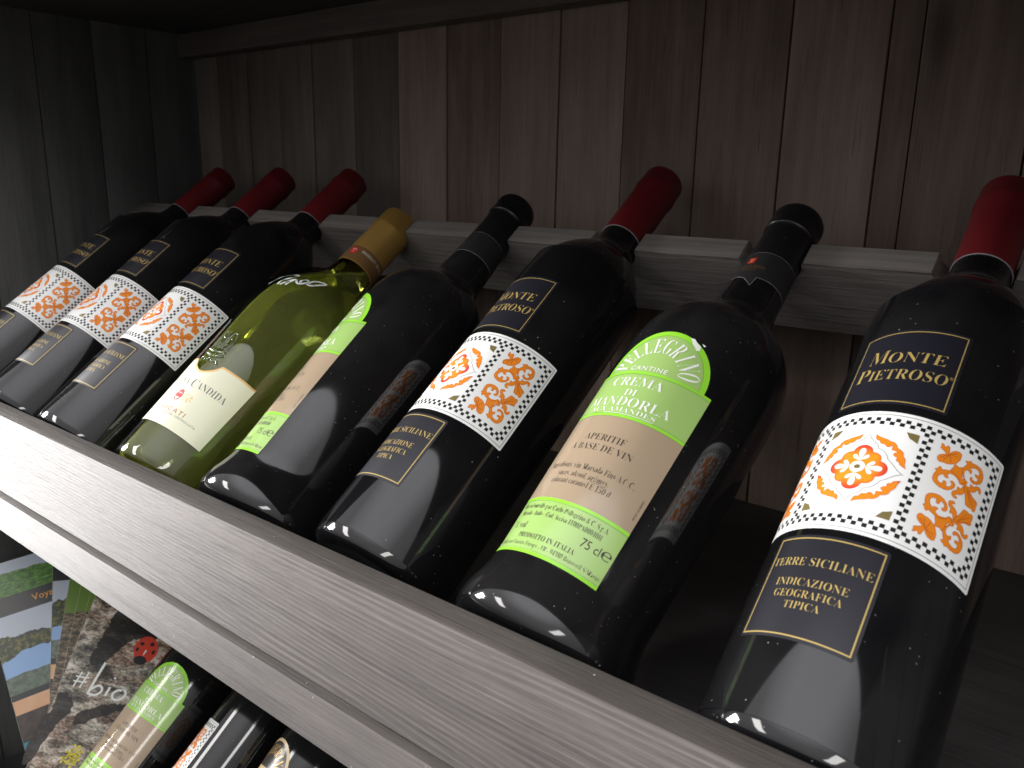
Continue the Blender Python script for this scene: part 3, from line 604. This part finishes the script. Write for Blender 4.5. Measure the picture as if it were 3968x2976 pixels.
# ------------------------------------------------------------------ white wine bottle
PW = [(.0120, 0), (.0110, .012), (.0075, .022), (.0054, .0265), (.0051, .0290), (.0066, .0318), (.0105, .0334), (.0160, .0339), (.03, .0346), (.084, .0377), (.120, .0397), (.138, .0406), (.1500, .0405), (.1590, .0395), (.1670, .0377), (.1745, .0346), (.1815, .0304), (.1885, .0258), (.1950, .0213), (.2010, .0182), (.2080, .0163), (.2165, .0153), (.2400, .0142), (.2700, .0140), (.2705, 0)]
BODY_W = [(.0160, .0339), (.03, .0346), (.084, .0377), (.120, .0397), (.138, .0406)] + [q for q in PW if .14 < q[0] < .23]
def build_white():
    b = thing('wine_bottle', 'clear green-tinted bottle of white wine with cream label and gold screw cap', 'bottle')
    obj('glass_body', lathe(spline_prof(PW[:-1], 4) + [PW[-1]], 96), 'clear_glass', b)
    # the wine, its surface level in the tilted neck
    cav = [(.0150, 0), (.0142, .012), (.0115, .022), (.0098, .0275), (.0112, .0300), (.0160, .0314)] + [(s_, r_ - .0024) for s_, r_ in PW if .02 < s_ < .265]; cav = cav[:1] + spline_prof(cav[1:], 4) + [(cav[-1][0], 0)]
    bc = lathe_bm(cav, 72); upl = Vector((0, -math.cos(TILT), math.sin(TILT)))      # world up in bottle space
    r_ = bmesh.ops.bisect_plane(bc, geom=list(bc.verts) + list(bc.edges) + list(bc.faces), plane_co=(0, -.004, .2105), plane_no=upl, clear_outer=True)
    bmesh.ops.edgenet_fill(bc, edges=[x for x in r_['geom_cut'] if isinstance(x, bmesh.types.BMEdge)])
    bmesh.ops.recalc_face_normals(bc, faces=list(bc.faces))
    obj('wine', from_bm(bc, True, 40), 'straw_wine', b)
    cp = obj('screw_cap', lathe([(.2165, .0150), (.2165, .01565), (.2590, .0152), (.2605, .0159), (.2640, .0160), (.2658, .0155), (.2772, .0154), (.2796, .0146), (.2803, .0125), (.2803, 0)], 72), 'gold_capsule', b)
    PC = [(.2, .01565), (.2165, .01565), (.2590, .0152)]
    bd = obj('cap_band', Sheet().poly([(-48.5, 217.4), (2.2, 217.4), (5.2, 217.0), (9, 217.4), (48.5, 217.4), (48.5, 231.6), (-48.5, 231.6)]).wrap(PC, .0155, .08, 1.6), 'bronze_band', cp)
    s = Sheet(); s.add(text_box('PRODUCT OF ITALY', 9.4, 36.0, 226.4, 228.6, 'sans', 1.2)); obj('lettering', s.wrap(PC, .0155, .13, 1.6), 'white_print', bd)
    obj('emblem', Sheet().poly([(2.4 + 3.1 * math.cos(t), 226 + 3.5 * math.sin(t)) for t in [k * math.pi / 12 for k in range(24)]]).wrap(PC, .0155, .13, 1.6), 'red_print', bd)
    s = Sheet()
    for dx, dy in ((-.9, 1.2), (.9, 1.2), (0, -1.2)): s.poly(*stroke([(2.4 + dx - .8, 226 + dy - .6), (2.4 + dx, 226 + dy + .7), (2.4 + dx + .8, 226 + dy - .6)], .35))
    obj('emblem_mark', s.wrap(PC, .0155, .17, 1.6), 'white_print', bd)
    top = [(17.1, 84.6), (15.8, 82.2), (14.2, 80.3), (12.4, 78.8), (10.2, 77.6), (7.6, 76.4), (4.7, 75.9), (1.8, 76.4), (-.8, 77.6), (-3.0, 78.8), (-4.8, 80.3), (-6.4, 82.2), (-7.7, 84.6)]
    w = lambda s_, off: s_.wrap(BODY_W, .038, off, 2.5, 5)
    l = obj('front_label', w(Sheet().poly([(-34.8, 32.8), (44.2, 32.8), (44.2, 84.8)] + top + [(-34.8, 84.8)]), .10), 'cream_paper', b)
    s = Sheet(); ln = [(44.2, 84.2), (17.4, 84.0)] + [(a_, b_ - .6) for a_, b_ in top[1:-1]] + [(-8.0, 84.0), (-34.8, 84.2)]
    s.poly(*stroke(ln, 1.35)); obj('gold_rim', w(s, .14), 'gold_rim', l)
    s = Sheet()
    for t in (('C', 6.4, 11.4, 63.4, 69.8), ('ANDIDA', 11.7, 34.9, 63.9, 69.0), ('F', -25.5, -21.8, 63.4, 69.8), ('ONTANA', -21.2, 3.8, 63.9, 69.0)): s.add(text_box(*t))
    obj('lettering', w(s, .15), 'silver_text', l)
    obj('emblem', w(Sheet().poly([(4.7 + 3.1 * math.cos(t), 55.3 + 4.3 * math.sin(t)) for t in [k * math.pi / 16 for k in range(32)]]), .15), 'red_print', l)
    s = Sheet()
    for dx in (-1.1, 1.1):
        for rr in (.55, 1.0): s.poly(*stroke([(4.7 + dx + rr * math.cos(t), 56.2 + 1.3 * rr * math.sin(t)) for t in [k * math.pi / 8 for k in range(9)]], .22), dz=.01 * rr)
    s.poly([(2.6, 53.6), (6.8, 53.6), (6.0, 52.8), (3.4, 52.8)]); s.poly([(4.2, 52.7), (5.2, 52.7), (5.6, 51.7), (3.8, 51.7)])
    obj('emblem_mark', w(s, .20), 'white_print', l)
    s = Sheet()
    for sx in (1, -1):
        q = lambda a_, b_: (4.7 + sx * a_, b_)
        s.poly(*stroke([q(3.4, 54.6), q(5.4, 55.6), q(7.4, 54.8), q(9.2, 55.6)], .3))
        for (a_, b_, an, le) in ((4.6, 56.2, 70, 2.4), (6.0, 55.8, 60, 2.8), (7.6, 55.2, -60, 2.6), (8.8, 55.6, 20, 3.4), (9.0, 55.6, -30, 3.6), (8.6, 55.2, -75, 3.2), (9.4, 56.0, 60, 2.4), (5.6, 54.4, -70, 2.0)):
            s.poly(teardrop(q(a_, b_), math.radians(an if sx > 0 else 180 - an), le, 1.0), dz=.01)
    obj('flourish', w(s, .15), 'gold_rim', l)
    s = Sheet(); s.add(text_box('FRASCATI', -10.7, 20.4, 43.2, 46.3, 'sans', 1.25)); obj('wine_name', w(s, .15), 'rust_print', l)
    s = Sheet(); s.add(text_box('DENOMINAZIONE DI ORIGINE CONTROLLATA', -22.5, 31.9, 40.9, 42.3, 'sans', 1.2)); obj('small_print', w(s, .15), 'silver_text', l)
    obj('back_label', w(Sheet().poly(rrect(85, 145, 33, 118, 2)), .10), 'cream_paper', b)
    # raised crest cast in the glass
    bm = bmesh.new()
    def tube(pts, r):
        pts = smooth_path(pts, 4); rg = []
        for i, q in enumerate(pts):
            d = (Vector(pts[min(i + 1, len(pts) - 1)]) - Vector(pts[max(i - 1, 0)])).normalized(); nn = Vector((-d.y, d.x)); ringv = []
            for k in range(8):
                t = 2 * math.pi * k / 8; u = q[0] + nn.x * r * math.cos(t); v = q[1] + nn.y * r * math.cos(t); a = u / 38.; R_ = lerp_prof(BODY_W, v / 1000) + (.15 + r * math.sin(t)) / 1000
                ringv.append(bm.verts.new((R_ * math.sin(a), -R_ * math.cos(a), v / 1000)))
            rg.append(ringv)
        for A_, B_ in zip(rg, rg[1:]):
            for k in range(8): bm.faces.new((A_[k], A_[(k + 1) % 8], B_[(k + 1) % 8], B_[k]))
        bm.faces.new(rg[0][::-1]); bm.faces.new(rg[-1])
    for cx in (.2, 7.4):
        for hw, hh in ((1.3, 5.0), (2.6, 9.5), (3.5, 14.5)): tube([(cx - hw, 95), (cx - hw * .95, 95 + hh * .55), (cx - hw * .5, 95 + hh * .92), (cx, 95 + hh), (cx + hw * .5, 95 + hh * .92), (cx + hw * .95, 95 + hh * .55), (cx + hw, 95)], .55)
    tube([(-4.2, 93.3), (3.5, 92.4), (11.2, 93.3)], .8); tube([(-5.2, 90.5), (-1, 89.2), (3.5, 88.8), (8, 89.4), (11.5, 90.8)], .9)
    tube([(-5.0, 84.0), (-2.4, 86.0), (.4, 84.2), (3.5, 86.6), (6.6, 84.2), (9.4, 86.0), (11.8, 84.0)], .7)
    bmesh.ops.recalc_face_normals(bm, faces=list(bm.faces))
    obj('embossed_crest', from_bm(bm, True, 60), 'emboss_glass', b)
    # price scrawled in white marker
    s = Sheet(); sc = [([(-11, 158.5), (-9.1, 163.4), (-6.3, 168.2), (-.5, 172.0), (5.9, 173.8)], 1.0), ([(1.0, 158.0), (.1, 161.9), (.8, 164.4), (2.9, 166.3), (5.0, 170.2), (6.9, 173.1)], 1.05), ([(3.2, 158.2), (4.4, 161.2), (6.4, 165.0), (8.5, 168.1)], 1.0),
          ([(7.2, 159.4), (7.8, 163.4), (9.0, 167.0), (10.6, 167.6)], 1.0), ([(10.8, 166.4), (13.8, 164.8), (16.8, 167.4), (17.6, 171.2), (15.2, 171.8), (13.2, 169.0), (14.4, 166.6)], 1.1), ([(18.7, 168.1), (21.4, 168.4), (24.2, 172.0), (27.0, 176.0), (28.3, 178.6), (25.4, 178.0), (21.6, 175.6), (19.4, 172.4), (19.6, 169.4)], 1.1)]
    for k, (pp, wd) in enumerate(sc): s.poly(*stroke(smooth_path(pp, 6), wd * 1.4), dz=.01 * k)
    obj('marker_writing', s.wrap(BODY_W, .038, .10, 1.6, 2), 'marker_white', b)
    return b

GM = 'dark red-capped bottles with orange tile pattern bands'; GP = 'black-necked almond wine bottles with green labels'
m0 = build_monte(); p0 = build_pellegrino(); w0 = build_white()
ML = {'B1': 'red-capped dark wine bottle standing next to the side wall of the shelf', 'B2': 'red-capped dark wine bottle between two identical red-capped bottles',
      'B3': 'red-capped dark wine bottle right beside the clear white wine bottle', 'B6': 'red-capped dark wine bottle between the two green-labelled bottles of the upper row',
      'B8': 'red-capped dark wine bottle with its whole flower medallion and gold-framed labels facing out', 'L2': 'dark bottle on the lower shelf showing only the edge of its orange pattern band'}
first = True
for k in ('B1', 'B2', 'B3', 'B6', 'B8'):
    o = m0 if first else copy_tree(m0); first = False
    x, yw, ph, sl = BX[k]; seat(o, x, yw, ph, sl); o['label'] = ML[k]; o['group'] = GM
o = copy_tree(m0); o['label'] = ML['L2']; o['group'] = GM; seat(o, LX['L2'][0], LX['L2'][1], LX['L2'][2], 0, -.404, .010)
seat(w0, BX['B4'][0], BX['B4'][1])
PLB = {'B5': 'black-capped bottle whose green and tan label is turned towards the white wine', 'B7': 'black-capped bottle with whole green and tan label facing out, white chip in its arch'}
seat(p0, *BX['B5'][:3]); p0['label'] = PLB['B5']; p0['group'] = GP
o7 = copy_tree(p0); seat(o7, *BX['B7'][:3]); o7['label'] = PLB['B7']
l1 = copy_tree(p0); seat(l1, LX['L1'][0], LX['L1'][1], LX['L1'][2], 0, -.404, .010); l1['label'] = 'green-labelled bottle on the lower shelf in front of the brochures'
s = Sheet(); s.poly([(7.6, 162.6), (9.4, 162.8), (11.2, 161.0), (13.4, 159.6), (13.9, 157.4), (12.6, 156.6), (11.4, 158.0), (9.8, 159.4), (8.8, 161.2)]); s.poly([(13.2, 161.6), (15.2, 161.2), (14.6, 160.2)])
obj('torn_edge', s.wrap(BODY_P, .038, .26, 1.6, 3), 'white_paper', [c for c in o7.children if c.name.startswith('front_label')][0])
d0 = build_pellegrino(True); seat(d0, LX['L3'][0], LX['L3'][1], LX['L3'][2], 0, -.404, .010)
d0['label'] = 'dark bottle on the lower shelf with buff-edged black arched label'

# ------------------------------------------------------------------ brochures leaning on the side of the lower shelf
Q0 = Vector((-.0200, .0752, -.3191)); PN = Vector((.8197, -.2799, .4998)); E1 = Vector((.2663, .9587, .1002)); E2 = Vector((-.5072, .0510, .8603))
def tex_mat(name, stops, scale=60., detail=6, rough=.28, distort=0., stretch=(1, 1, 1)):
    m = mat(name, (.5, .5, .5), rough, 0, .45); tc = N(m, 'ShaderNodeTexCoord'); mp_ = N(m, 'ShaderNodeMapping'); L(m, tc.outputs['Object'], mp_.inputs[0]); mp_.inputs['Scale'].default_value = stretch
    no = N(m, 'ShaderNodeTexNoise'); no.inputs['Scale'].default_value = scale; no.inputs['Detail'].default_value = detail; no.inputs['Roughness'].default_value = .65; no.inputs['Distortion'].default_value = distort; L(m, mp_.outputs[0], no.inputs['Vector'])
    L(m, ramp(m, no.outputs[0], stops), m.node_tree.nodes['Principled BSDF'].inputs['Base Color']); return m
M['ink_black'] = mat('ink_black', (.010, .010, .011), .28)
def rock_mat(name, gain):
    m = mat(name, (.3, .3, .3), .28, 0, .45); tc = N(m, 'ShaderNodeTexCoord'); mp_ = N(m, 'ShaderNodeMapping'); L(m, tc.outputs['Object'], mp_.inputs[0]); mp_.inputs['Rotation'].default_value = (0, 0, .5); mp_.inputs['Scale'].default_value = (1, 2.0, 1)
    def no(sc, det, rg=.65):
        n_ = N(m, 'ShaderNodeTexNoise'); n_.inputs['Scale'].default_value = sc; n_.inputs['Detail'].default_value = det; n_.inputs['Roughness'].default_value = rg; n_.inputs['Distortion'].default_value = .7; L(m, mp_.outputs[0], n_.inputs['Vector']); return n_.outputs[0]
    g_ = math_node(m, 'MULTIPLY_ADD', math_node(m, 'SUBTRACT', no(260, 8, .75), .5), .9, no(38, 5))
    c1 = ramp(m, g_, [(.34, (.012, .010, .009)), (.46, (.10, .065, .045)), (.55, (.25, .18, .13)), (.70, (.50, .45, .40))])
    c2 = ramp(m, g_, [(.34, (.012, .010, .009)), (.46, (.09, .085, .07)), (.56, (.24, .22, .17)), (.70, (.46, .45, .42))])
    mx = N(m, 'ShaderNodeMix'); mx.data_type = 'RGBA'; L(m, ramp(m, no(14, 3), [(.42, (0, 0, 0)), (.58, (1, 1, 1))]), mx.inputs['Factor']); L(m, c1, mx.inputs['A']); L(m, c2, mx.inputs['B'])
    hs = N(m, 'ShaderNodeHueSaturation'); hs.inputs['Value'].default_value = gain; L(m, mx.outputs['Result'], hs.inputs['Color'])
    L(m, hs.outputs[0], m.node_tree.nodes['Principled BSDF'].inputs['Base Color']); return m
M['photo_rock'] = rock_mat('photo_rock', 1.6); M['photo_cleft'] = rock_mat('photo_cleft', .12)
M['photo_moss'] = tex_mat('photo_moss', [(.35, (.03, .025, .012)), (.5, (.2, .16, .06)), (.62, (.42, .36, .2))], 120, 8)
M['photo_sky'] = mat('photo_sky', (.42, .47, .55), .28)
M['photo_blue'] = mat('photo_blue', (.22, .37, .62), .28)
M['photo_field'] = tex_mat('photo_field', [(.35, (.025, .06, .01)), (.5, (.06, .17, .02)), (.65, (.14, .34, .04))], 170, 8, stretch=(1, 2.5, 1))
M['photo_leaf'] = tex_mat('photo_leaf', [(.38, (.006, .010, .005)), (.5, (.03, .045, .012)), (.62, (.18, .15, .02))], 190, 8)
M['photo_lawn'] = tex_mat('photo_lawn', [(.35, (.05, .075, .055)), (.6, (.13, .17, .12))], 160, 7)
M['photo_sunset'] = tex_mat('photo_sunset', [(.35, (.55, .27, .12)), (.65, (.62, .40, .25))], 20, 2)
M['photo_soil'] = tex_mat('photo_soil', [(.35, (.02, .013, .01)), (.65, (.06, .04, .03))], 120, 6)
M['photo_teal'] = mat('photo_teal', (.02, .19, .24), .28)
M['olive_green'] = mat('olive_green', (.11, .20, .02), .28)
M['field_rows'] = tex_mat('field_rows', [(.4, (.015, .012, .008)), (.5, (.10, .07, .035)), (.6, (.26, .2, .13))], 130, 5, .28, .6, (1, 4, 1))
M['bug_red'] = mat('bug_red', (.58, .045, .02), .28)
M['flower_yellow'] = mat('flower_yellow', (.70, .60, .03), .28)
M['orange_letter'] = mat('orange_letter', (.75, .33, .03), .28)
M['paper_edge'] = mat('paper_edge', (.62, .62, .60), .5)
def brochure(name, label, u0, v0, deg, off, w, h, face, group=None, thick=1.0):
    """w x h mm booklet; (u0, v0) its lower left corner on the lean, turned clockwise by deg"""
    a = math.radians(deg); up = E1 * math.sin(a) + E2 * math.cos(a); rt = E1 * math.cos(a) - E2 * math.sin(a)
    t = thing(name, label, 'brochure', group=group); mw = Matrix.Identity(4)
    for i, ax in enumerate((rt, up, PN)):
        for r_ in range(3): mw[r_][i] = ax[r_]
    o_ = Q0 + E1 * u0 / 1000 + E2 * v0 / 1000 + PN * off / 1000
    for r_ in range(3): mw[r_][3] = o_[r_]
    t.matrix_world = mw
    obj('pages', box(0, w / 1000, 0, h / 1000, -thick / 1000, 0, .0002, 1), 'paper_edge', t)
    return t, obj('cover', flat([rect(.1, w - .1, .1, h - .1)], .06), face, t)
def flat(loops, dz):
    vv, ff = fill(loops); return flat_vf(vv, ff, dz)
def flat_vf(vv, ff, dz):
    me = bpy.data.meshes.new('flat'); me.from_pydata([(a / 1000, b / 1000, dz / 1000) for a, b in vv], [], ff); me.update()
    if me.polygons and sum(p.normal.z * p.area for p in me.polygons) < 0: me.flip_normals()
    return me
def jag(a0, a1, b, amp, n=26, seed=1):
    rr = random.Random(seed); n *= 3; h = [0.] * (n + 1)
    for o_, wgt in ((n // 3, 1.), (n // 7, .6), (n // 16 or 1, .4), (1, .18)):
        ks = [rr.uniform(-1, 1) for _ in range(n // o_ + 3)]
        for k in range(n + 1): q = k / o_; i_ = int(q); f_ = q - i_; h[k] += wgt * (ks[i_] * (1 - f_) + ks[i_ + 1] * f_)
    return [(a0 + (a1 - a0) * k / n, b + amp * h[k]) for k in range(n + 1)]
def voyage(label, u0, v0, deg, off, bottom, seed):
    t, cv_ = brochure('brochure', label, u0, v0, deg, off, 105, 275, 'ink_black', 'travel brochures leaning in a fan')
    W = 104.8; x0 = .4
    def st(name, lo, hi, m, dz=.12, top=None, bot=None):
        lp = ([(x0, lo), (W, lo)] if bot is None else bot) + ([(W, hi), (x0, hi)] if top is None else top[::-1])
        obj(name, flat([lp], dz), m, cv_)
    b = bottom
    st('teal_strip', b + 10, b + 41, 'photo_teal'); st('soil_photo', b + 42, b + 67, 'photo_soil'); st('sunset_photo', b + 68, b + 82, 'photo_sunset')
    st('lawn_photo', b + 88, b + 108, 'photo_lawn'); st('blue_sky_photo', b + 104, b + 128, 'photo_blue', .16, bot=jag(x0, W, b + 106, 1.2, seed=seed))
    st('leaf_photo', b + 121, b + 152, 'photo_leaf', .20, top=jag(x0, W, b + 146, 5, seed=seed + 1), bot=jag(x0, W, b + 124, 4.5, 40, seed + 2)); st('sky_photo', b + 138, b + 166, 'photo_sky', .12)
    st('field_photo', b + 185, b + 210, 'photo_field', .14, top=jag(x0, W, b + 207, 2, seed=seed + 3)); st('pale_sky_photo', b + 200, b + 220, 'photo_sky', .12)
    obj('lettering', flat_vf(*text_box('Voyages', 40, 72, b + 173, b + 179.5, 'sans'), .2), 'orange_letter', cv_)
    return t
voyage('travel brochure with stacked landscape photos, lying flattest against the side wall', -70.5, -122, 0, -9, 55, 3)
voyage('travel brochure with stacked landscape photos, tilted and overlapped by green-topped brochures', -66.3, -95, 15, -7, 55, 11)
GF = 'green-topped brochures fanned in a row'
for i, (u0, v0, dg, off) in enumerate(((-83, -101, 22.5, -5), (-79, -96, 25, -4), (-77, -92, 27.8, -3))):
    t, cv_ = brochure('brochure', ('lowest green-topped brochure of the fan, resting on a travel brochure', 'green-topped brochure sandwiched between two alike in the fan', 'uppermost green-topped brochure of the fan, right under the ladybird magazine')[i], u0, v0, dg, off, 100, 260, 'field_rows', GF, .8)
    f0 = (85.4 + 101 - 2) / math.cos(math.radians(22.5)) if i == 0 else 196 - i * 2
    obj('green_top', flat([[(.2, 259.8)] + jag(.2, 99.8, f0, 1.6, 20, 5 + i) + [(99.8, 259.8)]], .12), 'olive_green', cv_)
t, cv_ = brochure('brochure', 'magazine with red ladybird on rough bark and white handwritten lettering', -90, -72, 35.5, 0, 105, 215, 'photo_rock')
a_ = math.radians(35.5)
def loc(u, v):
    du, dv = u + 90, v + 72; return (du * math.cos(a_) - dv * math.sin(a_), du * math.sin(a_) + dv * math.cos(a_))
def rough_loop(pts, amp, seed):
    rr = random.Random(seed); P_ = smooth_path(pts, 7, True); return [(a + rr.uniform(-amp, amp), b + rr.uniform(-amp, amp)) for a, b in P_]
obj('dark_cleft', flat([rough_loop([loc(44, 68), loc(26, 52), loc(4, 28), loc(10, 20), loc(22, 22), loc(40, 30), loc(52, 30), loc(66, 20), loc(84, 50), loc(80, 70)], 1.1, 1)], .10), 'photo_cleft', cv_)
obj('dark_cleft', flat([rough_loop([loc(-40, -4), loc(-30, 8), loc(-22, 2), loc(-24, -12), loc(-44, -24), loc(-70, -44), loc(-74, -38), loc(-56, -18)], 1.2, 2)], .10), 'photo_cleft', cv_)
obj('dark_cleft', flat([rough_loop([loc(-20, -18), loc(2, -20), loc(20, -26), loc(22, -32), loc(0, -30), loc(-24, -28)], 1.2, 4)], .10), 'photo_cleft', cv_)
cx, cy = loc(56, 17)
bug = obj('ladybird', flat([[(cx + 12 * math.cos(t_), cy + 13.5 * math.sin(t_)) for t_ in [k * math.pi / 18 for k in range(36)]]], .14), 'bug_red', cv_)
vv, ff = [], []
for dx, dy, rx, ry in ((-2, -11.5, 6.5, 4.5), (-5.5, 5, 2.2, 1.8), (4.5, 6.5, 2.2, 2.0), (-8.5, -1.5, 1.6, 2.2), (8, -1, 1.6, 2.2)):
    a1, b1 = fill([[(cx + dx + rx * math.cos(t_), cy + dy + ry * math.sin(t_)) for t_ in [k * math.pi / 10 for k in range(20)]]]); ff += [tuple(i + len(vv) for i in f) for f in b1]; vv += a1
obj('ladybird_mark', flat_vf(vv, ff, .18), 'ink_black', cv_)
obj('ladybird_glint', flat([teardrop((cx - 1, cy - 7), 1.35, 7, 2.2)], .21), 'white_print', cv_)
fx, fy = loc(-33, -55); vv, ff = [], []
for k in range(9):
    q = (fx + random.uniform(-8, 8), fy + random.uniform(-9, 9))
    for j in range(4):
        a1, b1 = fill([teardrop(q, j * math.pi / 2 + k, 4.2, 3.0)]); ff += [tuple(i + len(vv) for i in f) for f in b1]; vv += a1
obj('flower_print', flat_vf(vv, ff, .13), 'flower_yellow', cv_)
ox, oy = loc(-15.9, 9.3)      # foot of the # sign
def pen(lst, w): return [x for l_ in lst for x in stroke(smooth_path([(ox + p[0], oy + p[1]) for p in l_], 5), w)]
hand = [([(-.5, -1), (2.5, 14)], 1.5), ([(5.5, -1), (9.0, 14.5)], 1.5), ([(-2.5, 4.2), (9.8, 4.8)], 1.4), ([(-1.5, 8.8), (11.0, 9.4)], 1.4), ([(20.6, 27), (17.6, 12), (15.2, -3.2), (16.0, -4.6)], 2.5), ([(16.0, -1.0), (21.5, 4.2), (26.0, 3.2), (26.2, -1.4), (21.6, -5.0), (16.0, -4.8)], 2.2), ([(33.4, 5.2), (31.6, -4.0)], 2.4), ([(34.6, 13.6), (35.0, 15.0)], 2.4), ([(47.0, 4.6), (41.0, 3.2), (38.0, -1.6), (41.2, -5.6), (47.0, -4.0), (50.2, .8), (48.6, 4.6), (45.6, 4.6)], 2.3)]
vv, ff = [], []; zz = []
for k, (ps, w_) in enumerate(hand):
    a1, b1 = fill(pen([ps], w_)); ff += [tuple(i + len(vv) for i in f) for f in b1]; vv += a1; zz += [.14 + .012 * k] * len(a1)
me = flat_vf(vv, ff, .14)
for v, z_ in zip(me.vertices, zz): v.co.z = z_ / 1000
obj('lettering', me, 'white_print', cv_)
